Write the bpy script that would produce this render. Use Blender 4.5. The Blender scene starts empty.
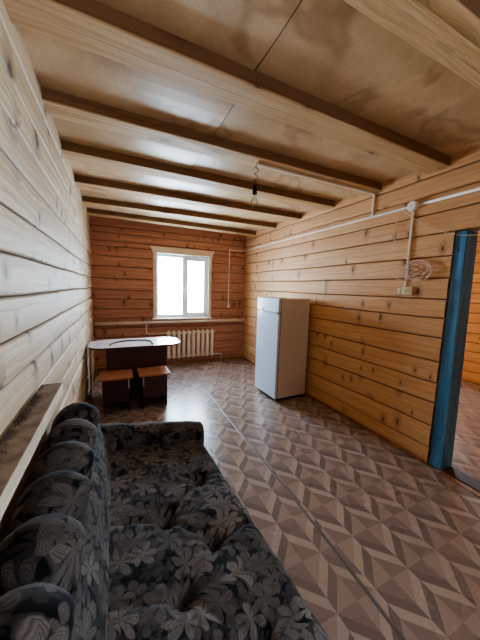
import bpy, math, random
from mathutils import Vector, Matrix, noise as mnoise
random.seed(7)
SC = bpy.context.scene
COL = SC.collection
PI = math.pi
W, L, HB, HC = 2.955, 5.333, 2.63, 2.703      # room width, room length, beam underside, ceiling board
Y0 = -1.9                                      # wall behind the camera
X2 = 6.17                                      # far wall of the neighbouring room

# ------------------------------------------------------------------ helpers
def lin(c):
    return tuple(((v/255)/12.92 if v/255 <= .04045 else ((v/255+.055)/1.055)**2.4) for v in c) + (1,)

class MB:
    def __init__(s): s.v=[]; s.f=[]; s.uv=[]; s.tone=[]
    def add(s, vs, fs, uvs=None, tone=None):
        b=len(s.v); s.v+= [tuple(p) for p in vs]; s.f += [tuple(i+b for i in f) for f in fs]
        s.uv += uvs if uvs else [None]*len(vs)
        s.tone += tone if tone else [(0.5,0,0,1)]*len(vs)
        return s
    def box(s,x0,x1,y0,y1,z0,z1,M=None):
        vs=[Vector((x,y,z)) for z in (z0,z1) for x,y in ((x0,y0),(x1,y0),(x1,y1),(x0,y1))]
        if M: vs=[M@v for v in vs]
        return s.add(vs,[(3,2,1,0),(4,5,6,7),(0,1,5,4),(1,2,6,5),(2,3,7,6),(3,0,4,7)])
    def tube(s,pts,r,n=10,cap=True):
        pts=[Vector(p) for p in pts]; rs = r if isinstance(r,(list,tuple)) else [r]*len(pts)
        vs=[]; fs=[]; up=None
        for i,p in enumerate(pts):
            d=(pts[min(i+1,len(pts)-1)]-pts[max(i-1,0)]).normalized()
            if up is None:
                up = Vector((0,0,1)) if abs(d.z)<.9 else Vector((1,0,0))
            a=d.cross(up); 
            if a.length<1e-4: a=d.cross(Vector((0,1,0)))
            a.normalize(); b=a.cross(d).normalized(); up=b
            for k in range(n):
                t=2*PI*k/n; vs.append(p+rs[i]*(math.cos(t)*a+math.sin(t)*b))
        for i in range(len(pts)-1):
            for k in range(n):
                fs.append((i*n+k,i*n+(k+1)%n,(i+1)*n+(k+1)%n,(i+1)*n+k))
        if cap: fs += [tuple(range(n))[::-1], tuple((len(pts)-1)*n+k for k in range(n))]
        return s.add(vs,fs)
    def lathe(s,prof,c=(0,0,0),n=24,M=None):
        vs=[];fs=[]
        for r,z in prof:
            for k in range(n):
                t=2*PI*k/n; v=Vector((c[0]+r*math.cos(t),c[1]+r*math.sin(t),c[2]+z)); vs.append(M@v if M else v)
        for i in range(len(prof)-1):
            for k in range(n): fs.append((i*n+k,i*n+(k+1)%n,(i+1)*n+(k+1)%n,(i+1)*n+k))
        fs += [tuple(range(n))[::-1], tuple((len(prof)-1)*n+k for k in range(n))]
        return s.add(vs,fs)
    def prism(s,poly,z0,z1):
        n=len(poly)
        return s.add([(x,y,z0) for x,y in poly]+[(x,y,z1) for x,y in poly],
            [tuple(range(n))[::-1],tuple(range(n,2*n))]+[(i,(i+1)%n,n+(i+1)%n,n+i) for i in range(n)])
    def build(s,name,mat,parent=None,bevel=0,smooth=False,**tags):
        me=bpy.data.meshes.new(name); me.from_pydata(s.v,[],s.f)
        if any(u is not None for u in s.uv):
            l=me.uv_layers.new(name='UVMap')
            for lp in me.loops:
                u=s.uv[lp.vertex_index]; l.data[lp.index].uv = u if u else (0,0)
            a=me.color_attributes.new('tone','FLOAT_COLOR','POINT')
            for i,t in enumerate(s.tone): a.data[i].color=t
        me.validate(); me.update()
        if smooth: me.shade_smooth()
        o=bpy.data.objects.new(name,me); COL.objects.link(o); me.materials.append(mat)
        if parent: o.parent=parent
        if bevel:
            m=o.modifiers.new('bevel','BEVEL'); m.width=bevel; m.segments=2; m.limit_method='ANGLE'
        for k,v in tags.items(): o[k]=v
        return o

def empty(name,loc=(0,0,0),rz=0,**tags):
    o=bpy.data.objects.new(name,None); COL.objects.link(o); o.location=loc; o.rotation_euler=(0,0,rz); o.empty_display_size=.05
    for k,v in tags.items(): o[k]=v
    return o
def copy_tree(o,parent=None):
    c=o.copy(); COL.objects.link(c); c.parent=parent
    for ch in [x for x in bpy.data.objects if x.parent==o]: copy_tree(ch,c)
    return c

# ------------------------------------------------------------------ materials
class NT:
    def __init__(s,name):
        s.m=bpy.data.materials.new(name); s.m.use_nodes=True; s.t=s.m.node_tree; s.t.nodes.clear()
        s.out=s.t.nodes.new('ShaderNodeOutputMaterial')
    def n(s,typ,**kw):
        nd=s.t.nodes.new('ShaderNode'+typ)
        for k,v in kw.items(): setattr(nd,k,v)
        return nd
    def set(s,sock,v):
        if hasattr(v,'links'): s.t.links.new(v,sock)
        elif v is not None: sock.default_value=v
    def math(s,op,a,b=None,c=None,clamp=False):
        nd=s.n('Math',operation=op,use_clamp=clamp)
        for i,v in enumerate((a,b,c)):
            if v is not None: s.set(nd.inputs[i],v)
        return nd.outputs[0]
    def mix(s,f,a,b,mode='MIX'):
        nd=s.n('Mix',data_type='RGBA',blend_type=mode)
        s.set(nd.inputs['Factor'],f); s.set(nd.inputs['A'] if False else nd.inputs[6],a); s.set(nd.inputs[7],b)
        return nd.outputs[2]
    def noise(s,vec,scale,detail=4,rough=.55,dist=0,dim='3D'):
        nd=s.n('TexNoise',noise_dimensions=dim); s.set(nd.inputs['Vector'],vec)
        nd.inputs['Scale'].default_value=scale; nd.inputs['Detail'].default_value=detail
        nd.inputs['Roughness'].default_value=rough; nd.inputs['Distortion'].default_value=dist
        return nd.outputs['Fac']
    def map(s,vec,scale=(1,1,1),loc=(0,0,0),rot=(0,0,0)):
        nd=s.n('Mapping'); s.set(nd.inputs['Vector'],vec); nd.inputs['Scale'].default_value=scale
        nd.inputs['Location'].default_value=loc; nd.inputs['Rotation'].default_value=rot
        return nd.outputs[0]
    def step(s,v,a,b):     # smooth ramp a..b -> 0..1
        nd=s.n('MapRange',interpolation_type='SMOOTHSTEP'); s.set(nd.inputs['Value'],v)
        nd.inputs['From Min'].default_value=min(a,b); nd.inputs['From Max'].default_value=max(a,b)
        nd.inputs['To Min'].default_value=0 if a<b else 1; nd.inputs['To Max'].default_value=1 if a<b else 0
        return nd.outputs[0]
    def coord(s,which='Object'):
        return s.n('TexCoord').outputs[which]
    def bump(s,h,strength=.3,dist=.01):
        nd=s.n('Bump'); s.set(nd.inputs['Height'],h); nd.inputs['Strength'].default_value=strength
        nd.inputs['Distance'].default_value=dist; return nd.outputs[0]
    def finish(s,color,rough=.6,metal=0,normal=None,spec=.5,**kw):
        p=s.n('BsdfPrincipled'); s.set(p.inputs['Base Color'],color); s.set(p.inputs['Roughness'],rough)
        p.inputs['Metallic'].default_value=metal; s.set(p.inputs['Specular IOR Level'],spec)
        if normal: s.set(p.inputs['Normal'],normal)
        for k,v in kw.items(): s.set(p.inputs[k.replace('_',' ')],v)
        s.t.links.new(p.outputs[0],s.out.inputs[0]); return s.m

def plain(name,c,rough=.5,metal=0,var=.12,scale=12,spec=.5):
    t=NT(name); n=t.noise(t.coord(),scale,3)
    c=lin(c); d=tuple(x*(1-var) for x in c[:3])+(1,)
    return t.finish(t.mix(n,d,c),rough,metal,normal=t.bump(n,.05,.005),spec=spec)

def wood(name,light,dark,knot,rough=.62,uv=True,tonevar=.45,knots=True,ks=1.0,kx=6.5,ky=3.2,crack=0):
    t=NT(name)
    if uv:
        co=t.coord('UV'); at=t.n('Attribute',attribute_name='tone'); sp=t.n('SeparateColor'); t.set(sp.inputs[0],at.outputs['Color'])
        tone,joint=sp.outputs[0],sp.outputs[1]
    else: co=t.coord('Object'); tone=.5; joint=0.0
    kd=None
    if knots:
        v=t.n('TexVoronoi',voronoi_dimensions='2D',feature='F1'); t.set(v.inputs['Vector'],t.map(co,(kx,ky,1))); v.inputs['Scale'].default_value=1; v.inputs['Randomness'].default_value=.8
        sc=t.n('SeparateColor'); t.set(sc.inputs[0],v.outputs['Color'])
        big=t.math('MULTIPLY',t.math('GREATER_THAN',sc.outputs[0],.62),t.math('ADD',.5,sc.outputs[1]))
        kd=t.math('DIVIDE',v.outputs['Distance'],t.math('MAXIMUM',big,.02))
        core=t.math('MULTIPLY',t.step(kd,.10*ks,.045*ks),t.math('GREATER_THAN',sc.outputs[0],.62))
        halo=t.math('MULTIPLY',t.step(kd,.34*ks,.06),t.math('GREATER_THAN',sc.outputs[0],.62))
    wob=t.noise(t.map(co,(1.1,3,1)),2,3)
    cx=t.n('SeparateXYZ'); t.set(cx.inputs[0],co)
    vv=t.math('ADD',cx.outputs[1],t.math('MULTIPLY',wob,.09))
    if knots: vv=t.math('ADD',vv,t.math('MULTIPLY',halo,.045))
    cb=t.n('CombineXYZ'); t.set(cb.inputs[0],t.math('MULTIPLY',cx.outputs[0],.9)); t.set(cb.inputs[1],t.math('MULTIPLY',vv,42)); t.set(cb.inputs[2],cx.outputs[2])
    g=t.noise(cb.outputs[0],1.0,5,.6)
    g2=t.noise(t.map(co,(2,260,260) if not uv else (3,240,1)),1,2)
    grain=t.math('ADD',t.math('MULTIPLY',g,.75),t.math('MULTIPLY',g2,.25))
    col=t.mix(t.step(grain,.36,.66),lin(dark),lin(light))
    blotch=t.noise(t.map(co,(.7,2.2,1)),1.7,3)
    col=t.mix(t.math('MULTIPLY',t.step(blotch,.5,.75),.35),col,lin(dark))
    if uv:
        f=t.math('MULTIPLY',t.math('SUBTRACT',1,tone),tonevar)
        col=t.mix(f,col,lin(dark))
    if knots:
        col=t.mix(t.math('MULTIPLY',halo,.4),col,lin(knot)); col=t.mix(t.math('MULTIPLY',core,.7),col,lin(tuple(c*.75 for c in knot)))
    if crack:
        w2=t.noise(t.map(co,(.8,.0,0)),3,5)
        cr=t.math('ABSOLUTE',t.math('SUBTRACT',t.math('FRACT',t.math('ADD',t.math('MULTIPLY',cx.outputs[1],9),t.math('MULTIPLY',w2,.55))),.5))
        crm=t.math('MULTIPLY',t.step(cr,.016,.006),t.step(t.noise(t.map(co,(.5,3,0)),1.5,1),crack,crack+.06))
        col=t.mix(crm,col,lin((50,28,14)))
    if uv:
        col=t.mix(t.math('MULTIPLY',sp.outputs[2],.8),col,lin((96,58,34)))  # blue channel of tone mixes painted shade into the beam fronts
        col=t.mix(joint,col,lin((44,25,14)))
    return t.finish(col,rough,normal=t.bump(grain,.25,.004),spec=.35)

M={}
M['log_left']=wood('pale_planed_log',(230,210,180),(192,164,130),(88,50,28),kx=5.5,ks=1.5,tonevar=.5,crack=.62)
M['log_right']=wood('honey_planed_log',(228,182,136),(202,150,104),(116,70,42),tonevar=.45)
M['log_back']=wood('aged_red_log',(204,156,132),(168,116,94),(92,52,40),tonevar=.6)
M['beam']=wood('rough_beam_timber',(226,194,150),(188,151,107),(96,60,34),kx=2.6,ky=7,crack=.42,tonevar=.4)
M['beam_dark']=wood('dark_beam_side',(110,66,38),(70,36,20),(40,20,10),tonevar=.4)
M['board']=wood('raw_board',(206,190,164),(168,146,116),(110,80,54),uv=False,knots=False)
M['strip']=wood('pale_trim_board',(238,222,204),(220,198,174),(150,110,80),uv=False,knots=False,rough=.5)
M['skirt']=wood('skirting_wood',(168,112,70),(128,78,46),(90,50,30),uv=False,knots=False)
M['seatwood']=wood('orange_laminate',(190,136,110),(168,112,88),(120,60,40),uv=False,knots=False,rough=.35)
M['dark']=plain('dark_wenge_laminate',(80,50,54),.3,var=.35,scale=30)
M['edge']=plain('raw_chipboard_edge',(196,182,170),.6,scale=90)
M['pvc']=plain('white_pvc',(225,232,236),.35,var=.03)
M['conduit']=plain('white_plastic_conduit',(244,240,234),.45,var=.05)
M['paintpipe']=plain('old_cream_pipe_paint',(232,216,202),.4,var=.12,scale=8)
M['radiator']=plain('cream_radiator_enamel',(238,224,210),.35,var=.08,scale=9)
M['rubber']=plain('black_plastic',(20,19,18),.5)
M['yellowed']=plain('yellowed_plastic',(222,208,170),.45,var=.1)
M['wire']=plain('thin_white_wire',(226,206,180),.5)
M['pinkwire']=plain('pinkish_wire',(234,206,186),.5)
M['brownwire']=plain('brown_wire',(70,46,32),.6)
M['metal']=plain('zinc_metal',(170,165,155),.35,.9)
M['fridge']=plain('blue_lit_fridge_enamel',(206,220,240),.22,var=.02,scale=4)  # door colour includes the bluish cast of the window light
M['fridgeside']=plain('fridge_side_enamel',(212,200,194),.4,var=.05,scale=5)
M['gasket']=plain('brown_door_gasket',(96,66,52),.6)
M['seam']=plain('seam_strip_metal',(128,124,122),.35,.4,var=.3,scale=20)
M['earth']=plain('threshold_timber',(84,54,38),.7,var=.4,scale=14)

# blue painted post
t=NT('blue_brushed_paint'); co=t.coord(); n=t.noise(t.map(co,(22,22,1.6)),1,5,.65); n2=t.noise(co,60,2)
c=t.mix(t.step(n,.35,.7),lin((56,108,156)),lin((92,150,196))); 
kn=t.n('TexVoronoi'); t.set(kn.inputs['Vector'],t.map(co,(6,6,2.6))); kn.inputs['Scale'].default_value=1
c=t.mix(t.step(kn.outputs['Distance'],.12,.05),c,lin((18,48,72)))
M['blue']=t.finish(c,.5,normal=t.bump(n,.3,.004))

# ceiling fibreboard
t=NT('brown_fibreboard'); co=t.coord(); a=t.noise(co,2.2,6,.65,.4); b=t.noise(co,150,3,.7)
c=t.mix(t.step(a,.3,.72),lin((186,154,116)),lin((222,194,156))); c=t.mix(t.math('MULTIPLY',t.step(b,.4,.75),.4),c,lin((168,126,82)))
st=t.noise(t.map(co,(1,1,1),(3.3,1.2,0)),1.6,3,.55,.3)
ring=t.math('MULTIPLY',t.step(t.math('ABSOLUTE',t.math('SUBTRACT',st,.62)),.05,.0),.5)
c=t.mix(ring,c,lin((150,112,76)))
M['fibre']=t.finish(c,.42,normal=t.bump(b,.15,.002),spec=.45)

# marble-look table top
t=NT('pale_stone_laminate'); co=t.coord(); a=t.noise(co,14,6,.7,1.2)
c=t.mix(t.step(a,.42,.6),lin((214,208,218)),lin((240,238,244)))
M['stone']=t.finish(c,.25)

# vinyl floor: rows of squares on the point, zigzag bands of split parallelograms between them
t=NT('patterned_vinyl_floor'); co=t.coord(); sx=t.n('SeparateXYZ'); t.set(sx.inputs[0],co)
s_=.1335
X=t.math('DIVIDE',t.math('SUBTRACT',sx.outputs[0],1.988),s_); Y=t.math('DIVIDE',t.math('SUBTRACT',sx.outputs[1],1.071),s_*1.02)
k=t.math('ROUND',t.math('DIVIDE',Y,2)); yp=t.math('SUBTRACT',Y,t.math('MULTIPLY',k,2))
xs=t.math('SUBTRACT',X,k)
dx=t.math('SUBTRACT',t.math('FLOORED_MODULO',xs,2),1)
adx=t.math('ABSOLUTE',dx); ay=t.math('ABSOLUTE',yp); sm=t.math('ADD',adx,ay)
isdia=t.math('LESS_THAN',sm,1)
neg=t.math('LESS_THAN',yp,0)
tA=t.math('ADD',t.math('SUBTRACT',t.math('MULTIPLY',yp,-1),1),adx)      # below the row
tB=t.math('SUBTRACT',t.math('SUBTRACT',2,yp),adx)                       # above the row
tt=t.math('ADD',t.math('MULTIPLY',neg,tA),t.math('MULTIPLY',t.math('SUBTRACT',1,neg),tB))
upper=t.math('LESS_THAN',tt,.5); Lr=t.math('GREATER_THAN',t.math('MULTIPLY',dx,yp),0)
light=t.math('ABSOLUTE',t.math('SUBTRACT',upper,t.math('SUBTRACT',1,Lr)))
light=t.math('SUBTRACT',1,light)
quad=t.math('GREATER_THAN',t.math('MULTIPLY',dx,yp),0)
# dark/light quarters: upper-left & lower-right lighter
q1=t.math('SUBTRACT',1,quad)
grA=t.noise(t.map(co,(30,160,1),(0,0,0),(0,0,.5)),1,3); grB=t.noise(t.map(co,(160,30,1),(0,0,0),(0,0,.5)),1,3)
gr=t.mix(quad,grA,grB)
cd=t.mix(q1,lin((144,124,117)),lin((166,145,134)))
cb=t.mix(light,lin((128,111,106)),lin((182,163,150)))
c=t.mix(isdia,cb,cd); c=t.mix(t.math('MULTIPLY',gr,.3),c,lin((96,76,68)))
big=t.noise(co,1.6,4); c=t.mix(t.math('MULTIPLY',t.step(big,.45,.8),.25),c,lin((150,128,116)))
ro=t.math('ADD',.2,t.math('MULTIPLY',big,.14))
M['floor']=t.finish(c,ro,normal=t.bump(gr,.08,.002),spec=.5)

# dark leaf-patterned plush
def leaf_fabric(name,off=0,scale=1):
    t=NT(name); co=t.coord('UV')
    d=t.n('TexNoise',noise_dimensions='2D'); t.set(d.inputs['Vector'],co); d.inputs['Scale'].default_value=7*scale; d.inputs['Detail'].default_value=2
    vm=t.n('VectorMath',operation='MULTIPLY_ADD'); t.set(vm.inputs[0],d.outputs['Color']); vm.inputs[1].default_value=(.07,.07,0); t.set(vm.inputs[2],co)
    base=vm.outputs[0]
    def layer(sc,petals,r0,r1,phase,asp):
        mp=t.map(base,(sc*asp,sc,1),(off+phase,phase*2.3,0),(0,0,phase))
        v=t.n('TexVoronoi',voronoi_dimensions='2D'); t.set(v.inputs['Vector'],mp); v.inputs['Scale'].default_value=1
        df=t.n('VectorMath',operation='SUBTRACT'); t.set(df.inputs[0],mp); t.set(df.inputs[1],v.outputs['Position'])
        s=t.n('SeparateXYZ'); t.set(s.inputs[0],df.outputs[0]); cs=t.n('SeparateColor'); t.set(cs.inputs[0],v.outputs['Color'])
        th=t.math('ADD',t.math('ARCTAN2',s.outputs[1],s.outputs[0]),t.math('MULTIPLY',cs.outputs[0],6.28))
        r=v.outputs['Distance']
        w=t.math('ABSOLUTE',t.math('SINE',t.math('MULTIPLY',th,petals/2)))
        ro=t.math('ADD',r0,t.math('MULTIPLY',t.math('POWER',w,.7),r1))
        m=t.step(t.math('SUBTRACT',ro,r),-.01,.05)
        vein=t.math('ABSOLUTE',t.math('SINE',t.math('ADD',t.math('MULTIPLY',r,34),t.math('MULTIPLY',t.math('ABSOLUTE',t.math('COSINE',t.math('MULTIPLY',th,petals/2))),7))))
        mid=t.step(w,.25,.5)
        edge=t.step(t.math('ABSOLUTE',t.math('SUBTRACT',ro,r)),.05,.015)
        val=t.math('MULTIPLY',m,t.math('ADD',.35,t.math('MULTIPLY',t.math('MULTIPLY',vein,mid),.5)))
        val=t.math('ADD',val,t.math('MULTIPLY',edge,.22))
        return t.math('MULTIPLY',val,t.math('ADD',.55,t.math('MULTIPLY',cs.outputs[1],.65)))
    a=layer(8.5*scale,6,.08,.44,.3,1); b=layer(11*scale,3,.05,.5,1.9,1.5); c_=layer(17*scale,5,.1,.4,4.1,1)
    v=t.math('MAXIMUM',t.math('MAXIMUM',a,t.math('MULTIPLY',b,.6)),t.math('MULTIPLY',c_,.3))
    fine=t.noise(co,260*scale,3,.7); fine2=t.noise(co,40*scale,3)
    v=t.math('MULTIPLY',v,t.math('ADD',.45,fine2)); v=t.math('MULTIPLY',v,t.math('ADD',.6,t.math('MULTIPLY',fine,.8)))
    col=t.mix(t.math('MINIMUM',v,1),lin((13,12,16)),lin((126,116,110)))
    p=t.finish(col,.85,normal=t.bump(t.math('ADD',fine,t.math('MULTIPLY',v,.6)),.35,.004),spec=.2,Sheen_Weight=.1,Sheen_Roughness=.4)
    return p
M['plush']=leaf_fabric('dark_leaf_plush')

def glass(name,tint=(1,1,1,1),gl=.08):
    t=NT(name); tr=t.n('BsdfTransparent'); tr.inputs[0].default_value=tint
    g=t.n('BsdfGlossy'); g.inputs['Roughness'].default_value=.03
    lw=t.n('LayerWeight'); lw.inputs[0].default_value=.25
    mx=t.n('MixShader'); t.set(mx.inputs[0],t.math('ADD',gl*.4,t.math('MULTIPLY',lw.outputs['Fresnel'],.6)))
    t.t.links.new(tr.outputs[0],mx.inputs[1]); t.t.links.new(g.outputs[0],mx.inputs[2]); t.t.links.new(mx.outputs[0],t.out.inputs[0])
    return t.m
M['glass']=glass('window_glass'); M['bulbglass']=glass('bulb_glass',(.93,.94,.95,1),.25)

# ------------------------------------------------------------------ log walls
def log_wall(mb,P,U,N,u0,u1,seams,holes=(),seed=0):
    """P origin, U along the wall, N towards the room, seams = heights of the joints; holes (ua,ub,za,zb)"""
    rnd=random.Random(seed); U=Vector(U);N=Vector(N);P=Vector(P)
    ts=[0,.035,.07,.14,.3,.5,.7,.86,.93,.965,1]
    us=set(); n=max(2,int((u1-u0)/.13))
    for i in range(n+1): us.add(round(u0+(u1-u0)*i/n,4))
    for h in holes:
        us.add(h[0]); us.add(h[1])
    us=sorted(x for x in us if u0<=x<=u1)
    seams=sorted(seams)
    def wob(k,u): return .011*mnoise.noise(Vector((u*.8,k*3.1+seed*7,seed))) + .004*mnoise.noise(Vector((u*5,k*9.7,seed)))
    for k in range(len(seams)-1):
        za,zb=seams[k],seams[k+1]; tone=rnd.uniform(.0,1); du=rnd.uniform(0,40); dv=rnd.uniform(0,20); tl=rnd.uniform(-.005,.005)
        zs=[(t,None) for t in ts]
        for h in holes:
            for hz in h[2:]:
                if za<hz<zb: zs.append(((hz-za)/(zb-za),hz))
        zs.sort(key=lambda a:a[0])
        vs=[];uv=[];tn=[]
        for t,fix in zs:
            prof=0.005*math.sin(PI*t)
            e=min(t,1-t)*(zb-za)
            if e<.01: prof-= .016*(1-e/.01)**1.2
            for u in us:
                lo=za+(wob(k,u) if k>0 else 0); hi=zb+(wob(k+1,u) if k<len(seams)-2 else 0)
                z=fix if fix is not None else lo+(hi-lo)*t
                d=prof+tl+.002*mnoise.noise(Vector((u*1.3,z*6,seed+3)))
                vs.append(P+U*u+N*d+Vector((0,0,z))); uv.append((u+du,z+dv)); tn.append((tone,1 if (t<.02 or t>.98) else 0,0,1))
        fs=[]; nu=len(us)
        for i in range(len(zs)-1):
            zm=(zs[i][0]+zs[i+1][0])/2*(zb-za)+za
            for j in range(nu-1):
                um=(us[j]+us[j+1])/2
                if any(h[0]<um<h[1] and h[2]<zm<h[3] for h in holes): continue
                fs.append((i*nu+j,i*nu+j+1,(i+1)*nu+j+1,(i+1)*nu+j))
        mb.add(vs,fs,uv,tn)
    # packed core of the wall behind the log faces
    us2=sorted({u0-.06,u1+.06}|{h[i] for h in holes for i in (0,1)}); zs2=sorted({seams[0],seams[-1]}|{h[i] for h in holes for i in (2,3)})
    for i in range(len(us2)-1):
        for j in range(len(zs2)-1):
            um=(us2[i]+us2[i+1])/2; zm=(zs2[j]+zs2[j+1])/2
            if any(h[0]<um<h[1] and h[2]<zm<h[3] for h in holes): continue
            q=[P+U*a-N*.03+Vector((0,0,b)) for a,b in ((us2[i],zs2[j]),(us2[i+1],zs2[j]),(us2[i+1],zs2[j+1]),(us2[i],zs2[j+1]))]
            mb.add(q,[(0,1,2,3)],[(0,0)]*4,[(0,1,0,1)]*4)
    return mb
def reg(lo,hi,step,seed):
    r=random.Random(seed); out=[lo]; z=lo
    while z<hi-step*1.4: z+=step*r.uniform(.92,1.1); out.append(z)
    return out+[hi]
HT=HC+.03
left_s=[0,.14,.31,.49,.67,.84,1.02,1.17,1.33,1.5,1.67,1.85,2.05,2.22,2.4,2.57,HT]
right_s=[0,.16,.36,.58,.77,.97,1.17,1.35,1.52,1.70,1.89,2.09,2.27,2.44,2.6,HT]
back_s=[0,.09,.25,.42,.6,.77,.95,1.12,1.30,1.47,1.67,1.88,2.06,2.23,2.32,2.46,2.57,HT]
mb=log_wall(MB(),(0,0,0),(0,1,0),(1,0,0),Y0,L,left_s,seed=1)
mb.build('wall_left',M['log_left'],kind='structure')
BW=(1.075,2.125,.945,2.175)
mb=log_wall(MB(),(0,L,0),(1,0,0),(0,-1,0),0,W,back_s,[BW],seed=2)
mb.build('wall_back',M['log_back'],kind='structure')
OP=(-.1,1.335,0,2.09)
NW=(-1.5,-.6,1.15,2.2)     # unseen window beside the camera, placed to light the left wall
mb=log_wall(MB(),(W,0,0),(0,1,0),(-1,0,0),Y0,L,right_s,[OP,NW],seed=3)
# reverse side of the partition, towards the neighbouring room
log_wall(mb,(W+.17,0,0),(0,1,0),(1,0,0),-.25,L+.1,right_s,[OP],seed=5)
nb=len(mb.v)
for (a,b,c,d,e,f) in ((W+.012,W+.16,OP[1],OP[1]+.001,0,OP[3]),(W+.012,W+.16,OP[0]-.001,OP[0],0,OP[3]),(W-.004,W+.172,OP[0],OP[1],OP[3],OP[3]+.004)):
    mb.box(a,b,c,d,e,f)
for i in range(nb,len(mb.v)):
    x,y,z=mb.v[i]; mb.uv[i]=(y+3,z+x); mb.tone[i]=(.1,.35,0,1)
mb.build('wall_right',M['log_right'],kind='structure')
mb=log_wall(MB(),(0,Y0,0),(1,0,0),(0,1,0),0,W,reg(0,HT,.175,4),seed=4)
mb.build('wall_front',M['log_right'],kind='structure')
mb=log_wall(MB(),(0,-.25,0),(1,0,0),(0,1,0),W+.17,X2,reg(0,HT,.175,9),seed=9)
mb.build('wall_front_side',M['log_right'],kind='structure')
SW=(3.1,4.7,.8,2.2)  # unseen window, added to light the neighbouring room
mb=log_wall(MB(),(X2,0,0),(0,1,0),(-1,0,0),-.25,L+.1,reg(0,HT,.175,6),[SW],seed=6)
mb.build('wall_far_side',M['log_right'],kind='structure')
mb=log_wall(MB(),(0,L+.1,0),(1,0,0),(0,-1,0),W+.17,X2,reg(0,HT,.175,8),seed=8)
mb.build('wall_back_side',M['log_right'],kind='structure')

# ------------------------------------------------------------------ floor, ceiling, beams
MB().box(-.05,W+.05,Y0-.1,-.2,-.08,0).box(-.05,X2+.1,-.28,L+.2,-.08,0).build('floor',M['floor'],kind='structure')
beamY=[(-1.35,-1.35),(-.66,-.66),(.05,.05),(.685,.685),(1.365,1.43),(2.06,2.07),(2.71,2.74),(3.44,3.43),(4.2,4.13),(4.8,4.88)]
mb=MB()
ys=[Y0]+[a+.08 for a,_ in beamY]+[L]
for i in range(len(ys)-1):
    ya,yb=ys[i]-.01,ys[i+1]+.01
    for xa,xb in ((-.03,1.064),(1.074,2.98)):
        n=14; m=8; vs=[];fs=[]
        for a in range(m+1):
            for b in range(n+1):
                x=xa+(xb-xa)*b/n; y=ya+(yb-ya)*a/m; 
                sag=.012*math.sin(PI*a/m)*(1+.5*mnoise.noise(Vector((x,y*.7,1))))+ (.01 if xa<1 else 0)*math.sin(PI*a/m)
                vs.append((x,y,HC-sag+.006))
        for a in range(m):
            for b in range(n): fs.append((a*(n+1)+b,(a+1)*(n+1)+b,(a+1)*(n+1)+b+1,a*(n+1)+b+1))
        mb.add(vs,fs)
mb.add([(W+.1,-.25,HC),(X2,-.25,HC),(X2,L+.1,HC),(W+.1,L+.1,HC)],[(0,3,2,1)])
mb.build('ceiling',M['fibre'],kind='structure')
MB().box(-.05,W+.05,Y0-.1,-.2,HC+.03,HC+.06).box(-.05,X2+.1,-.28,L+.2,HC+.03,HC+.06).build('ceiling_deck',M['earth'],kind='structure')

def beam(yl,yr,wd,z0,z1,seed,mat,x0=-.02,x1=2.975,name='ceiling_beam',front_shade=1):
    mb=MB(); n=26; rings=[]; c=.008
    sec=[(0,z1),(0,z0+c),(c*.4,z0+c*.3),(c,z0),(wd*.3,z0-.001),(wd*.6,z0-.001),(wd-c,z0),(wd,z0+c),(wd,z1)]
    vs=[];uv=[];tn=[]
    for i in range(n+1):
        x=x0+(x1-x0)*i/n; yy=yl+(yr-yl)*i/n; acc=0
        for j,(dy,z) in enumerate(sec):
            w_=.004*mnoise.noise(Vector((x*1.5,j*.7,seed)))
            vs.append((x,yy+dy+w_,z+(w_ if j>0 and j<8 else 0)))
            if j: acc+=math.hypot(sec[j][0]-sec[j-1][0],sec[j][1]-sec[j-1][1])
            uv.append((x+seed*5.3,acc+seed*1.7)); tn.append((.5+.5*math.sin(seed*2.3),0,front_shade if j<2 else 0,1))  # face turned away from the window carries its shade as colour
    m=len(sec)
    fs=[(i*m+j,(i+1)*m+j,(i+1)*m+j+1,i*m+j+1) for i in range(n) for j in range(m-1)]
    mb.add(vs,fs,uv,tn)
    return mb.build(name,mat,kind='structure')
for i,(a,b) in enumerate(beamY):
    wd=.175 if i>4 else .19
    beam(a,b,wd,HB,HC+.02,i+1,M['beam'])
    if i==3:   # doubled boards beside the near beam
        beam(a+.066,b+.066,.052,HB-.008,HB+.02,31,M['beam'],front_shade=0)

# skirting, floor seam strip, threshold
mb=MB(); mb.box(W-.035,W-.004,OP[1]+.02,L-.02,0,.03); mb.build('baseboard_right',M['skirt'],bevel=.008,kind='structure')
mb=MB(); mb.box(.02,W-.04,L-.035,L-.004,0,.05); mb.build('baseboard_back',M['skirt'],bevel=.008,kind='structure')
mb=MB(); mb.box(.004,.03,2.05,L-.04,0,.035); mb.build('baseboard_left',M['skirt'],bevel=.008,kind='structure')
mb=MB(); pts=[(1.505,.2),(1.54,.92),(1.557,1.4),(1.565,2.217),(1.60,4.0),(1.635,5.28)]
vs=[];fs=[]
for i,(x,y) in enumerate(pts): vs+=[(x-.011,y,.0005),(x-.006,y,.0035),(x+.006,y,.0035),(x+.011,y,.0005)]
for i in range(len(pts)-1):
    for j in range(3): fs.append((i*4+j,i*4+j+1,(i+1)*4+j+1,(i+1)*4+j))
mb.add(vs,fs).build('trim_1',M['seam'],kind='structure')
mb=MB(); mb.box(W+.015,W+.155,OP[0],1.215,0,.012); mb.build('trim_2',M['earth'],bevel=.004,kind='structure')
mb=MB(); mb.box(W-.045,W+.005,OP[0],1.215,0,.006); mb.build('trim_3',M['skirt'],bevel=.003,kind='structure')

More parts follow.
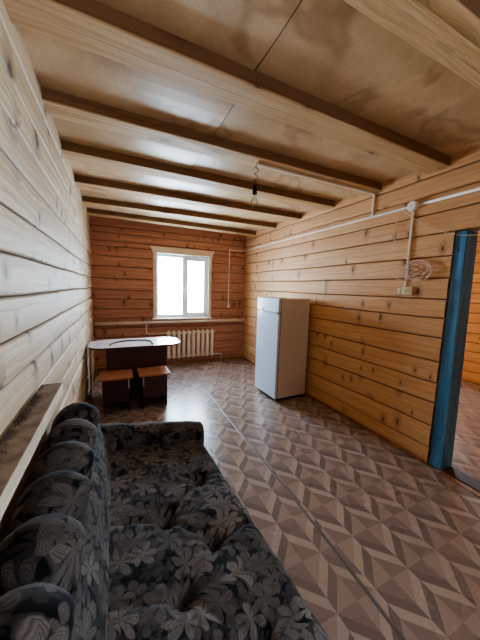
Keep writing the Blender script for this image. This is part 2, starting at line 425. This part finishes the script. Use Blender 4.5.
# ------------------------------------------------------------------ windows
def window(name,u0,u1,z0,z1,place,nmull=True,detail=True):
    """built in local coordinates: x along the wall, y outwards, z up"""
    w=empty(name,*place,kind='structure')
    fr=MB(); d0,d1=.05,.11
    fr.box(u0,u1,d0,d1,z0,z0+.055); fr.box(u0,u1,d0,d1,z1-.055,z1); fr.box(u0,u0+.05,d0,d1,z0+.055,z1-.055); fr.box(u1-.05,u1,d0,d1,z0+.055,z1-.055)
    um=u0+(u1-u0)*.525
    fr.box(um-.03,um+.03,d0,d1,z0+.055,z1-.055)
    fr.build('frame',M['pvc'],w,bevel=.005)
    sa=MB(); a,b=um+.018,u1-.036; c,d=z0+.045,z1-.045
    for bx in ((a,b,c,c+.055),(a,b,d-.055,d),(a,a+.055,c+.055,d-.055),(b-.055,b,c+.055,d-.055)): sa.box(bx[0],bx[1],d0-.018,d0+.03,bx[2],bx[3])
    s=sa.build('sash',M['pvc'],w,bevel=.006)
    MB().box(a+.05,b-.05,d0+.004,d0+.01,c+.05,d-.05).build('pane',M['glass'],s)
    MB().box(u0+.045,um-.025,d0+.03,d0+.036,z0+.05,z1-.05).build('pane',M['glass'],w)
    h=MB(); zc=(z0+z1)/2; h.box(a+.012,a+.04,d0-.03,d0-.018,zc-.035,zc+.035); h.tube([(a+.026,d0-.03,zc),(a+.026,d0-.055,zc)],.009); h.box(a+.016,a+.036,d0-.068,d0-.053,zc-.115,zc+.01)
    h.build('handle',M['pvc'],s,bevel=.003)
    for zz in (c+.1,d-.1):
        hg=MB(); hg.tube([(b+.008,d0-.024,zz-.035),(b+.008,d0-.024,zz+.035)],.008); hg.build('hinge',M['pvc'],s)
    rv=MB(); rv.box(u0-.012,u0,-.01,.12,z0,z1); rv.box(u1,u1+.012,-.01,.12,z0,z1); rv.box(u0-.012,u1+.012,-.01,.12,z1,z1+.012); rv.box(u0-.012,u1+.012,-.01,.12,z0-.012,z0)
    rv.build('reveal',M['pvc'],w)
    if detail:
        cs=MB(); cs.box(u0-.055,u0+.012,-.03,-.008,z0-.01,z1+.0); cs.box(u1-.012,u1+.055,-.03,-.008,z0-.01,z1+.0)
        cs.build('casing',M['strip'],w,bevel=.004)
        zt=z1+.0; pr=[(u0-.065,zt),(u1+.065,zt),(u1+.075,zt+.05),(u1+.1,zt+.085),(u1+.11,zt+.12),(u0-.11,zt+.12),(u0-.1,zt+.085),(u0-.075,zt+.05)]
        n=len(pr); hd=MB(); hd.add([(x,-.045,z) for x,z in pr]+[(x,-.006,z) for x,z in pr],[tuple(range(n)),tuple(range(n,2*n))[::-1]]+[(i+n,(i+1)%n+n,(i+1)%n,i) for i in range(n)])
        hd.build('head_casing',M['strip'],w,bevel=.004)
        sl=MB(); sl.box(u0-.07,u1+.07,-.075,.05,z0-.035,z0-.008); sl.build('sill',M['strip'],w,bevel=.006)
    return w
window('window_1',BW[0],BW[1],BW[2],BW[3],((0,L,0),0))
window('added_side_window',-SW[1],-SW[0],SW[2],SW[3],((X2,0,0),-PI/2))

window('unseen_near_window',-NW[1],-NW[0],NW[2],NW[3],((W,0,0),-PI/2))
# ------------------------------------------------------------------ blue post
mb=MB(); xa,xb,ya,yb,zt=2.968,3.135,1.222,1.332,2.083; sh=.03
vs=[];n=16
for i in range(n+1):
    z=.002+(zt-.002)*i/n; s=sh*i/n
    for x,y in ((xa,ya),(xb,ya),(xb,yb),(xa,yb)):
        vs.append((x+.002*mnoise.noise(Vector((z*2,x,y))),y+(s if y==ya else s*.0)+.002*mnoise.noise(Vector((z*2,y,x+5))),z))
fs=[(i*4+j,i*4+(j+1)%4,(i+1)*4+(j+1)%4,(i+1)*4+j) for i in range(n) for j in range(4)]+[(3,2,1,0),(n*4,n*4+1,n*4+2,n*4+3)]
mb.add(vs,fs)
post=mb.build('door_post',M['blue'],bevel=.006); post['label']='square timber post painted blue standing at the doorway edge of the plank wall'; post['category']='post'
for (x,y,z) in ((xa+.001,1.30,1.93),(xa+.001,1.27,1.5),(xa+.001,1.3,.9),(xa+.001,1.26,.3)):
    Mx=Matrix.Translation((x,y,z))@Matrix.Rotation(-PI/2,4,'Y')
    MB().lathe([(.004,-.003),(.007,0),(.006,.003),(.002,.004)],n=8,M=Mx).build('nail_head',M['rubber'],post)

# ------------------------------------------------------------------ sofa
sofa=empty('sofa',(0,0,0),label='dark plush sofa with grey leaf pattern and scalloped backrest along the left wall',category='sofa')
buttons=[(.79,1.376),(.565,1.157),(.747,.983),(.567,.815),(.76,.60)]
def segd(px,py,a,b):
    ax,ay=a;bx,by=b;dx,dy=bx-ax,by-ay;t=max(0,min(1,((px-ax)*dx+(py-ay)*dy)/(dx*dx+dy*dy)))
    return math.hypot(px-ax-t*dx,py-ay-t*dy)
segs=[]
for i in range(len(buttons)):
    for j in range(i):
        if math.dist(buttons[i],buttons[j])<.34: segs.append((buttons[i],buttons[j]))
for b in buttons: segs.append((b,((.33 if b[0]<.65 else 1.02),b[1]+(.04 if b[0]<.65 else .05))))
def front(y): return .968+(1.2-y)*.05
def seat_top(x,y):
    fx=(x-.33)/(front(y)-.33); z=.492-.05*fx
    z+=.012
    for bx,by in buttons:
        d=math.hypot(x-bx,(y-by))
        z-=.04*math.exp(-(d/.04)**2)+.016*math.exp(-(d/.11)**2)
        th=math.atan2(y-by,x-bx); z+=.0035*math.sin(th*9+bx*40)*math.exp(-((d-.07)/.045)**2)
    for a,b in segs: z-=.008*math.exp(-(segd(x,y,a,b)/.014)**2)
    z+=.004*mnoise.noise(Vector((x*5,y*9,2)))+.002*mnoise.noise(Vector((x*14,y*40,5)))
    return z
sy0,sy1=.46,1.80
mb=MB(); ny=230; prof=[]
nx=110
vs=[];uv=[]
for j in range(ny+1):
    y=sy0+(sy1-sy0)*j/ny; ey=min(1,min(y-sy0,sy1-y)/.04); ed=.025*(1-math.sqrt(max(0,1-(1-ey)**2)))
    F=front(y); R=.075
    row=[]
    for i in range(nx+1):
        x=.30+(F-R-.30)*i/nx; row.append((x,seat_top(x,y)-ed))
    xe,ze=row[-1]
    for a in range(1,9):
        th=a/8*PI/2; row.append((xe+R*math.sin(th),ze-R*(1-math.cos(th))))
    for a in range(1,6):
        row.append((row[nx+8][0]+.012*math.sin(a/5*PI)-.01*a/5, ze-R-(ze-R-.20)*a/5))
    acc=0
    for i,(x,z) in enumerate(row):
        if i: acc+=math.hypot(row[i][0]-row[i-1][0],z-row[i-1][1])
        vs.append((x,y,z)); uv.append((acc*.95,y))
m=len(row); fs=[(j*m+i,j*m+i+1,(j+1)*m+i+1,(j+1)*m+i) for j in range(ny) for i in range(m-1)]
mb.add(vs,fs,uv)
mb.build('seat',M['plush'],sofa,smooth=True)
for bx,by in buttons:
    z=seat_top(bx,by); b=MB(); b.lathe([(.002,-.004),(.013,-.002),(.015,.003),(.011,.008),(.003,.0105)],(bx,by,z+.001),16); b.uv=[(v[0]*1,v[1]) for v in b.v]
    b.build('button',M['plush'],sofa,smooth=True)
MB().box(.12,.93,.42,1.86,.09,.40).build('base',M['plush'],sofa,bevel=.02)
for x in (.18,.88):
    for y in (.5,1.78): MB().tube([(x,y,0),(x,y,.1)],[.022,.03],12).build('leg',M['rubber'],sofa)
# backrest with channelled roll
per=.2235; yc0=.672
mb=MB(); bp=[(.345,.40),(.336,.46),(.316,.52),(.292,.58),(.264,.64),(.234,.69),(.206,.728),(.184,.752),(.163,.766),(.14,.768),(.118,.756),(.1,.73),(.088,.69),(.082,.64),(.078,.56),(.075,.4),(.075,.1)]
ya,yb=.40,1.90; ny=320; vs=[];uv=[]
acc=[0]
for i in range(1,len(bp)): acc.append(acc[-1]+math.hypot(bp[i][0]-bp[i-1][0],bp[i][1]-bp[i-1][1]))
# refine profile
fine=[]; 
for i in range(len(bp)-1):
    for q in range(3):
        f=q/3; fine.append(((bp[i][0]*(1-f)+bp[i+1][0]*f),(bp[i][1]*(1-f)+bp[i+1][1]*f),acc[i]*(1-f)+acc[i+1]*f))
fine.append((bp[-1][0],bp[-1][1],acc[-1])); m=len(fine)
for j in range(ny+1):
    y=ya+(yb-ya)*j/ny
    ph=((y-yc0)/per); fr=abs((ph+.5)%1-.5)*2       # 0 at crown, 1 at valley
    sc=max(0,math.cos(fr*PI/2))**.62
    ey=min(1,min(y-ya,yb-y)/.06); end=1-math.sqrt(max(0,1-(1-ey)**2))
    for i,(x,z,s) in enumerate(fine):
        p0=fine[max(i-1,0)];p1=fine[min(i+1,m-1)]; tx,tz=p1[0]-p0[0],p1[1]-p0[1]; l=math.hypot(tx,tz) or 1
        nxx,nzz=tz/l,-tx/l
        w=max(0,min(1,(s-.27)/.1)); w=w*w*(3-2*w)
        if s>.58: w*=max(0,1-(s-.58)/.1)
        d=.078*sc*w-.038*w*(1-sc) - .05*end*min(1,s*4)
        # soft swelling and wrinkles of the lower face
        d+=.010*math.sin(min(1,s/.4)*PI)*(1-w)+.004*mnoise.noise(Vector((y*9,s*8,1)))
        d+= w*.004*math.sin(s*60+y*20)*(1-sc)
        vs.append((x+nxx*d,y,z+nzz*d)); uv.append((s+3.1,y))
fs=[(j*m+i,(j+1)*m+i,(j+1)*m+i+1,j*m+i+1) for j in range(ny) for i in range(m-1)]
fs+=[tuple(range(m)),tuple(ny*m+i for i in range(m))[::-1]]
mb.add(vs,fs,uv).build('backrest',M['plush'],sofa,smooth=True)
# armrests: sloping padded rolls
def arm(yc,hw,x0,x1,name='armrest'):
    mb=MB(); n=60; vs=[];uv=[]; sec=[]
    K=26
    for i in range(n+1):
        x=x0+(x1-x0)*i/n; f=i/n
        top=.655-.115*f; 
        e=min(1,(x1-x)/.035); shr=.02*(1-math.sqrt(max(0,1-(1-e)**2)))
        sc=1+.05*math.sin(f*PI*5)
        for k in range(K+1):
            t=k/K
            if t<.25: y=-hw; z=.1+(top-hw-.1)*t/.25
            elif t<.75:
                a=(t-.25)/.5*PI; y=-hw*math.cos(a); z=top-hw+hw*math.sin(a)
                rr=1+.16*math.sin(a)*(.5+.5*sc); 
            else: y=hw; z=top-hw-(top-hw-.1)*(t-.75)/.25
            b=.007*abs(math.sin(f*PI*3.2))*(1 if z>.4 else .3)
            nn=.004*mnoise.noise(Vector((x*12,t*9,yc)))
            vs.append((x,yc+y*(1+ (b+nn)/hw)*(1-shr/hw),z+(b+nn if .25<t<.75 else 0)-shr)); uv.append((x+yc*3,t*.75+1.7))
    m=K+1; fs=[(i*m+k,(i+1)*m+k,(i+1)*m+k+1,i*m+k+1) for i in range(n) for k in range(K)]
    fs+=[tuple(range(m))[::-1],tuple(n*m+k for k in range(m))]
    mb.add(vs,fs,uv).build(name,M['plush'],sofa,smooth=True)
arm(1.855,.062,.22,.955); arm(.405,.062,.22,1.0)

# ------------------------------------------------------------------ ledge on the left wall
lg=MB(); n=30; vs=[]; ly0,ly1=-.4,1.695
for i in range(n+1):
    y=ly0+(ly1-ly0)*i/n; w_=.003*mnoise.noise(Vector((y*3,0,9)))
    vs+=[(.003,y,.955),(.1+w_,y,.955),(.1+w_,y,1.015+w_),(.003,y,1.015-w_)]
fs=[(i*4+j,i*4+(j+1)%4,(i+1)*4+(j+1)%4,(i+1)*4+j) for i in range(n) for j in range(4)]+[(3,2,1,0),(n*4,n*4+1,n*4+2,n*4+3)]
t=NT('dusty_rough_plank'); co=t.coord(); a=t.noise(t.map(co,(30,1.5,30)),1,4); b=t.noise(co,9,5,.7)
nrm=t.n('NewGeometry'); sz=t.n('SeparateXYZ'); t.set(sz.inputs[0],nrm.outputs['True Normal'])
px=t.n('SeparateXYZ'); t.set(px.inputs[0],co)
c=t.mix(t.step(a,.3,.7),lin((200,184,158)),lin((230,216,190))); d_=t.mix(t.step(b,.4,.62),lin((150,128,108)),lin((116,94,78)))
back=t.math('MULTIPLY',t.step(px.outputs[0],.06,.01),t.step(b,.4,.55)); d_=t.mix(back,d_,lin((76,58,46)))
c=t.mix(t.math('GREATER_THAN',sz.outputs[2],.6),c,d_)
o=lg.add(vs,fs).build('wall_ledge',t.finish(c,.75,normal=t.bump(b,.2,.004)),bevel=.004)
o['label']='narrow dusty rough plank ledge fixed along the left log wall above the sofa back'; o['category']='ledge'
rnd=random.Random(3); tf=MB()
for i in range(150):
    y=rnd.uniform(.75,1.66); 
    if mnoise.noise(Vector((y*4,3,1)))<-.15: continue
    x=rnd.uniform(.006,.035); a=rnd.uniform(0,2*PI); ln=rnd.uniform(.01,.035)
    tf.tube([(x,y,1.016),(x+.3*ln*math.cos(a)+.004,y+.4*ln*math.sin(a),1.016+rnd.uniform(.003,.012)),(x+abs(.6*ln*math.cos(a))+.004,y+ln*math.sin(a),1.018)],.0011,4)
o=tf.build('tow_fibres',M['brownwire'],kind='stuff'); o['label']='brown sealing fibre and dust along the back of the wall ledge'; o['category']='debris'

# ------------------------------------------------------------------ kitchen table and stools
tb=empty('kitchen_table',(.63,4.03,0),label='narrow table with pale rounded stone-look top and dark panel base by the left wall',category='table')
def capsule(hw,hd,r,n=10):
    pts=[]
    for cx,cy,a0 in ((hw-r,-hd+r,-90),(hw-r,hd-r,0),(-hw+r,hd-r,90),(-hw+r,-hd+r,180)):
        for k in range(n+1):
            a=math.radians(a0+90*k/n); pts.append((cx+r*math.cos(a),cy+r*math.sin(a)))
    return pts
tp=MB().prism(capsule(.598,.295,.2),.728,.752).build('tabletop',M['stone'],tb,bevel=.004)
ed=MB(); c0=capsule(.601,.298,.203); c1=capsule(.597,.294,.199); n=len(c0)
ed.add([(x,y,.73) for x,y in c0]+[(x,y,.748) for x,y in c0]+[(x,y,.748) for x,y in c1]+[(x,y,.73) for x,y in c1],[(a*n+i,a*n+(i+1)%n,((a+1)%4)*n+(i+1)%n,((a+1)%4)*n+i) for a in range(4) for i in range(n)])
ed.build('edge_band',M['dark'],tp)
MB().box(-.375,.375,-.22,-.2,.06,.727).build('front_panel',M['dark'],tb,bevel=.002)
MB().box(-.375,.375,.17,.19,.06,.727).build('back_panel',M['dark'],tb,bevel=.002)
for s in (-1,1): MB().box(s*.375-.01,s*.375+.01,-.22,.19,.0,.727).build('side_panel',M['dark'],tb,bevel=.002)
MB().box(-.365,.365,-.198,.168,.35,.37).build('shelf',M['dark'],tb)
o=MB().add([],[])
lp=MB(); lp.box(.035,.055,3.95,4.1,.002,.722); o=lp.build('leaning_panel',M['board'],bevel=.003); o['label']='pale narrow board standing against the left wall under the table end'; o['category']='board'
pts=[]
for q in [(.291,3.828),(.30,3.93),(.36,4.02),(.45,4.09),(.56,4.125),(.68,4.12),(.77,4.074),(.815,4.0),(.826,3.9),(.818,3.775)]: pts.append((q[0],q[1],.7625))
o=MB().tube(pts,.0095,8).build('bent_strip',M['brownwire'],smooth=True); o['label']='thin dark bent edging strip lying in an arch on the pale tabletop'; o['category']='strip'

def stool(inner):
    s=empty('stool',(.355,3.585,0),label='low brown-seated dark stool before the table, next to the left wall',category='stool',group='low stools in front of the table')
    mb=MB(); mb.prism(capsule(.192,.187,.012,4),.424,.442); mb.build('seat',M['seatwood'],s,bevel=.003)
    for sx in (-1,1):
        p=MB().box(sx*.142-.008,sx*.142+.008,-.165,.165,0,.423).build('leg_panel',M['dark'],s,bevel=.002)
        MB().box(sx*.142-.0082,sx*.142+.0082,-.1665,-.1652,.30,.42).build('raw_edge',M['edge'] if sx==inner else M['dark'],p)
    MB().box(-.133,.133,-.155,-.139,.13,.423).build('apron',M['dark'],s,bevel=.002)
    MB().box(-.133,.133,.139,.155,.13,.423).build('apron',M['dark'],s,bevel=.002)
    return s
s1=stool(1); s2=stool(-1); s2.location=(.805,3.595,0); s2.rotation_euler=(0,0,.02)
s2['label']='low brown-seated dark stool before the table, nearer the radiator'

# ------------------------------------------------------------------ refrigerator
fr=empty('refrigerator',(2.338,2.985,0),math.radians(2),label='white single-door refrigerator standing against the right log wall',category='refrigerator')
# local: x away from the door towards the wall, y along the door, z up
bw,bd,bh=.53,.56,1.44
MB().box(.045,bw,0,bd,.045,bh).build('cabinet',M['fridgeside'],fr,bevel=.008)
MB().box(.036,.046,.006,bd-.006,.05,bh-.012).build('gasket',M['gasket'],fr)
d=MB().box(-.002,.036,-.002,bd,.045,1.238).build('door',M['fridge'],fr,bevel=.009)
MB().box(-.005,.036,-.002,bd,1.248,bh).build('control_fascia',M['fridge'],fr,bevel=.009)
hd=MB(); n=14
vs=[]
for i in range(n+1):
    y=.03+(bd-.08)*i/n; r=.006+.012*math.sin(PI*i/n)
    vs+=[(-.003,y,1.222),(-.003-r,y,1.228),(-.003-r*1.1,y,1.24),(-.003,y,1.246)]
hd.add(vs,[(i*4+j,(i+1)*4+j,(i+1)*4+j+1,i*4+j+1) for i in range(n) for j in range(3)]+[(0,1,2,3),(n*4+3,n*4+2,n*4+1,n*4)])
hd.build('handle',M['fridge'],d,smooth=True)
MB().box(-.0085,-.004,.36,.42,1.262,1.282).build('badge',M['rubber'],fr,bevel=.002)
MB().box(.02,.12,.01,.07,bh,bh+.012).build('hinge_cover',M['yellowed'],fr,bevel=.004)
MB().box(.05,bw-.02,.02,bd-.02,.012,.046).build('plinth',M['rubber'],fr)
for x in (.07,bw-.04):
    for y in (.04,bd-.04): MB().lathe([(.016,0),(.018,.004),(.012,.014),(.012,.02)],(x,y,0),12).build('foot',M['rubber'],fr)

# ------------------------------------------------------------------ radiator and heating pipes
rd=empty('radiator',(1.245,L-.09,0),label='cream white ribbed radiator on the back wall below the window',category='radiator')
def section():
    mb=MB(); zs=[(.118,.004,.012),(.128,.016,.022),(.15,.03,.036),(.175,.034,.042),(.4,.034,.042),(.64,.034,.042),(.665,.031,.036),(.685,.02,.026),(.7,.008,.014)]
    vs=[];K=14
    for z,a,b in zs:
        for k in range(K):
            t=2*PI*k/K; c,s=math.cos(t),math.sin(t)
            vs.append((a*math.copysign(abs(c)**.6,c),b*math.copysign(abs(s)**.6,s),z))
    fs=[(i*K+k,i*K+(k+1)%K,(i+1)*K+(k+1)%K,(i+1)*K+k) for i in range(len(zs)-1) for k in range(K)]+[tuple(range(K))[::-1],tuple((len(zs)-1)*K+k for k in range(K))]
    return mb.add(vs,fs)
sec=section().build('section',M['radiator'],rd,smooth=True); sec.location=(.05,0,0)
for i in range(1,10):
    c=sec.copy(); COL.objects.link(c); c.parent=rd; c.location=(.05+i*.0985,0,0)
for z in (.165,.645):
    MB().tube([(.0,0,z),(.99,0,z)],.021,14).build('header_tube',M['radiator'],rd,smooth=True)
for x in (.2,.78):
    MB().box(x-.006,x+.006,.0,.088,.60,.615).build('bracket',M['metal'],rd)
py=L-.065
o=MB().tube([(.02,py,.862),(1.0,py,.864),(2.0,py,.867),(W-.02,py,.869)],.03,16).build('heating_pipe',M['paintpipe'],smooth=True)
o['label']='thick cream-painted heating pipe running the width of the back wall under the window'; o['category']='pipe'
def bend(pts,r=.04,n=5):
    out=[Vector(pts[0])]
    for i in range(1,len(pts)-1):
        p=Vector(pts[i]); a=(Vector(pts[i-1])-p).normalized(); b=(Vector(pts[i+1])-p).normalized()
        for k in range(n+1):
            t=k/n; out.append(((1-t)**2)*(p+a*r)+2*t*(1-t)*p+t*t*(p+b*r))
    return out+[Vector(pts[-1])]
ro=Vector((1.245,L-.09,0)); rel=lambda ps:[tuple(Vector(p)-ro) for p in ps]
MB().tube(bend(rel([(.885,py,.831),(.885,py,.642),(1.243,L-.09,.645)])),.012,10).build('supply_pipe',M['paintpipe'],rd,smooth=True)
MB().tube(bend(rel([(2.237,L-.09,.165),(2.41,L-.09,.16),(2.41,L-.06,.001)])),.014,10).build('return_pipe',M['paintpipe'],rd,smooth=True)

# ------------------------------------------------------------------ electrics
xc=W-.014
def lab(o,l,c,g=None):
    o['label']=l;o['category']=c
    if g:o['group']=g
    return o
co_=MB(); 
for a,b in (((xc,1.745,2.378),(xc,L-.02,2.378)),): co_.box(W-.022,W+.002,a[1],b[1],2.368,2.388)
lab(co_.build('cable_conduit',M['conduit'],bevel=.003),'long white cable channel running along the right wall towards the window','cable channel')
co_=MB(); co_.tube([(xc,1.655,2.378),(xc,Y0+.02,2.374)],.011,12); lab(co_.build('cable_conduit',M['conduit'],smooth=True),'white round conduit on the right wall running above the blue post','cable channel')
c=MB().box(W-.02,W+.002,1.692,1.708,1.625,2.345); lab(c.build('cable_conduit',M['conduit'],bevel=.003),'vertical white cable channel dropping from the round box to the socket','cable channel')
c=MB().box(W-.02,W+.002,2.142,2.158,2.385,2.625); o=lab(c.build('cable_conduit',M['conduit'],bevel=.003),'short white cable riser between wall channel and third ceiling beam','cable channel')
o['label']='short white vertical cable channel rising up the right wall to the ceiling beam'
c=MB().box(1.5,W-.003,2.142,2.158,HB-.02,HB-.003); lab(c.build('cable_conduit',M['conduit'],bevel=.003),'white cable channel under the ceiling beam leading to the hanging bulb','cable channel')
c=MB().box(2.57,W-.02,L-.02,L-.004,2.352,2.366); c.box(2.565,2.58,L-.02,L-.004,1.2,2.366); lab(c.build('cable_conduit',M['conduit'],bevel=.003),'white cable channel on the back wall going down right of the window','cable channel')
bx=empty('wall_switch',(2.5725,L-.01,1.17),label='small white switch box at the end of the cable channel beside the window',category='switch')
MB().box(-.025,.025,-.03,.004,-.035,.035).build('housing',M['conduit'],bx,bevel=.006); MB().box(-.01,.01,-.036,-.029,-.014,.014).build('rocker',M['conduit'],bx,bevel=.003)
jb=empty('junction_box',(W-.002,1.7,2.375),label='round white junction box on the right wall where the cable channels meet',category='junction box')
Mx=Matrix.Rotation(-PI/2,4,'Y')
MB().lathe([(.042,0),(.045,.004),(.045,.03),(.042,.036)],n=28,M=Mx).build('housing',M['conduit'],jb,smooth=False)
MB().lathe([(.046,.034),(.047,.04),(.04,.046),(.01,.048)],n=28,M=Mx).build('lid',M['conduit'],jb)
for zz in (.0,):
    MB().lathe([(.004,.047),(.004,.05)],n=8,M=Mx).build('screw',M['metal'],jb)
so=empty('power_socket',(W-.002,1.672,1.585),label='yellowed surface power socket at the bottom of the vertical cable channel',category='socket')
MB().box(-.032,.002,-.052,.052,-.04,.04).build('housing',M['yellowed'],so,bevel=.008)
MB().lathe([(.027,.031),(.027,.036),(.023,.037),(.021,.033)],n=24,M=Matrix.Translation((0,-.005,0))@Mx).build('outlet_ring',M['yellowed'],so)
for y in (-.014,.004): MB().lathe([(.0035,.0365),(.0035,.038)],n=8,M=Matrix.Translation((0,y,0))@Mx).build('pin_hole',M['rubber'],so)
MB().box(-.034,.002,.055,.095,-.03,.028).build('side_block',M['yellowed'],so,bevel=.006)
# coil of wire hanging beside the socket
rnd=random.Random(11); cw=MB(); pts=[]
for i in range(300):
    f=i/300; a=f*2*PI*7; r1=.085+.03*math.sin(f*23)+.012*math.sin(a*1.3); 
    pts.append((W-.026-.014*(.5+.5*math.sin(a*2.3+f*9)),1.60+r1*1.12*math.cos(a)+.02*math.sin(f*17),1.765+r1*.72*math.sin(a)+.02*math.cos(f*13)))
cw.tube(pts,.0042,6)
pts=[(W-.03,1.70,1.8),(W-.034,1.80,1.83),(W-.034,1.86,1.79),(W-.03,1.80,1.70),(W-.03,1.68,1.68)]
cw.tube(bend(pts,.05),.0032,6)
# thin wires
pts=[(W-.024,1.81,2.352),(W-.03,1.86,2.24),(W-.03,1.865,2.12),(W-.03,1.80,2.0),(W-.028,1.73,1.93),(W-.028,1.67,1.83)]
cw.tube(bend(pts,.05),.0032,6)
lab(cw.build('wire_coil',M['pinkwire'],smooth=True),'loose coil of pale pinkish wire hanging on the right wall above the socket','wire')
pts=[(W-.026,1.80,2.362),(2.93,1.668,2.25),(2.93,1.489,2.126),(2.93,1.357,2.065),(2.93,1.247,2.035),(2.93,1.1,2.02),(2.935,.9,2.04),(2.936,.7,2.09),(2.942,.5,2.13)]
lab(MB().tube(bend(pts,.05,3),.003,6).build('loose_wire',M['wire'],smooth=True),'thin white wire sagging from the channel across the top of the blue post','wire')
# hook with short wires at the fridge
hk=empty('wall_hook',(W-.004,2.80,1.70),label='small dark hook with thin wires dangling on the right wall beside the refrigerator',category='hook')
MB().box(-.012,.002,-.03,.03,-.006,.008).build('plate',M['rubber'],hk,bevel=.002)
MB().tube(bend([(-.01,.02,0),(-.016,.022,-.1),(-.012,.028,-.2)]),.002,6).build('wire',M['wire'],hk)
MB().tube(bend([(-.01,0,0),(-.016,-.002,-.12),(-.012,.012,-.24)]),.002,6).build('wire',M['brownwire'],hk)
MB().tube(bend([(-.01,-.03,0),(-.016,-.06,-.05),(-.014,-.035,-.1),(-.012,-.01,-.13)],.02),.002,6).build('wire',M['wire'],hk)
# hanging bulb
hb=empty('hanging_bulb',(1.497,2.15,HB),label='bare bulb in a black socket hanging from a curly wire under a ceiling beam',category='light bulb')
pts=[(0,0,-.006)]
for i in range(60):
    f=i/59; r=.018*math.sin(PI*min(1,f*1.1))**.5 if f<.9 else .006; a=f*2*PI*3.2
    pts.append((r*math.cos(a)-.012*f,r*math.sin(a),-.012-.175*f))
MB().tube(pts,.0028,6).build('cord',M['brownwire'],hb,smooth=True)
Mb=Matrix.Translation((-.012,0,-.18))
MB().lathe([(.006,.004),(.014,0),(.019,-.012),(.019,-.06),(.021,-.064),(.021,-.078),(.016,-.08)][::-1],n=20,M=Mb).build('lamp_holder',M['rubber'],hb,smooth=True)
MB().lathe([(.013,-.078),(.013,-.085),(.016,-.1),(.027,-.125),(.031,-.145),(.029,-.163),(.02,-.177),(.008,-.183),(.001,-.184)][::-1],n=24,M=Mb).build('bulb',M['bulbglass'],hb,smooth=True)
MB().tube([(-.012-.006,0,-.262),(-.012-.010,0,-.30),(-.012,.004,-.312),(-.012+.010,0,-.30),(-.012+.006,0,-.262)],.0012,5).build('filament',M['metal'],hb)

# ------------------------------------------------------------------ camera (solved from the photograph)
f_,yaw,p,r=266.4039,.437,.1181,.030
cy,sy=math.cos(yaw),math.sin(yaw)
F=Vector((sy*math.cos(p),cy*math.cos(p),-math.sin(p))); R0=Vector((cy,-sy,0)); U0=R0.cross(F)
R=R0*math.cos(r)+U0*math.sin(r); U=-R0*math.sin(r)+U0*math.cos(r)
cam=bpy.data.cameras.new('camera'); co=bpy.data.objects.new('camera',cam); COL.objects.link(co)
cam.sensor_fit='VERTICAL'; cam.sensor_height=36; cam.sensor_width=27; cam.lens=36*f_/640; cam.clip_start=.02
co.matrix_world=Matrix(((R.x,U.x,-F.x,.3767),(R.y,U.y,-F.y,0),(R.z,U.z,-F.z,1.5594),(0,0,0,1)))
SC.camera=co

# ------------------------------------------------------------------ light: overcast sky through the back window and two unseen ones
w=bpy.data.worlds.new('sky'); SC.world=w; w.use_nodes=True; bg=w.node_tree.nodes['Background']
bg.inputs[0].default_value=(.62,.82,1,1); bg.inputs[1].default_value=24.0
def portal(name,loc,rot,sx,sy_):
    l=bpy.data.lights.new(name,'AREA'); l.shape='RECTANGLE'; l.size=sx; l.size_y=sy_; l.cycles.is_portal=True
    o=bpy.data.objects.new(name,l); COL.objects.link(o); o.location=loc; o.rotation_euler=rot; return o
portal('portal_back',((BW[0]+BW[1])/2,L+.13,(BW[2]+BW[3])/2),(-PI/2,0,0),1.1,1.3)
portal('portal_side',(X2+.13,(SW[0]+SW[1])/2,(SW[2]+SW[3])/2),(0,PI/2,0),1.45,1.65)
portal('portal_near',(W+.13,(NW[0]+NW[1])/2,(NW[2]+NW[3])/2),(0,PI/2,0),1.1,.95)
SC.cycles.use_denoising=True
SC.cycles.max_bounces=14; SC.cycles.diffuse_bounces=8; SC.cycles.transparent_max_bounces=12
SC.view_settings.view_transform='AgX'
SC.view_settings.look='AgX - Medium High Contrast'
SC.view_settings.exposure=1.4
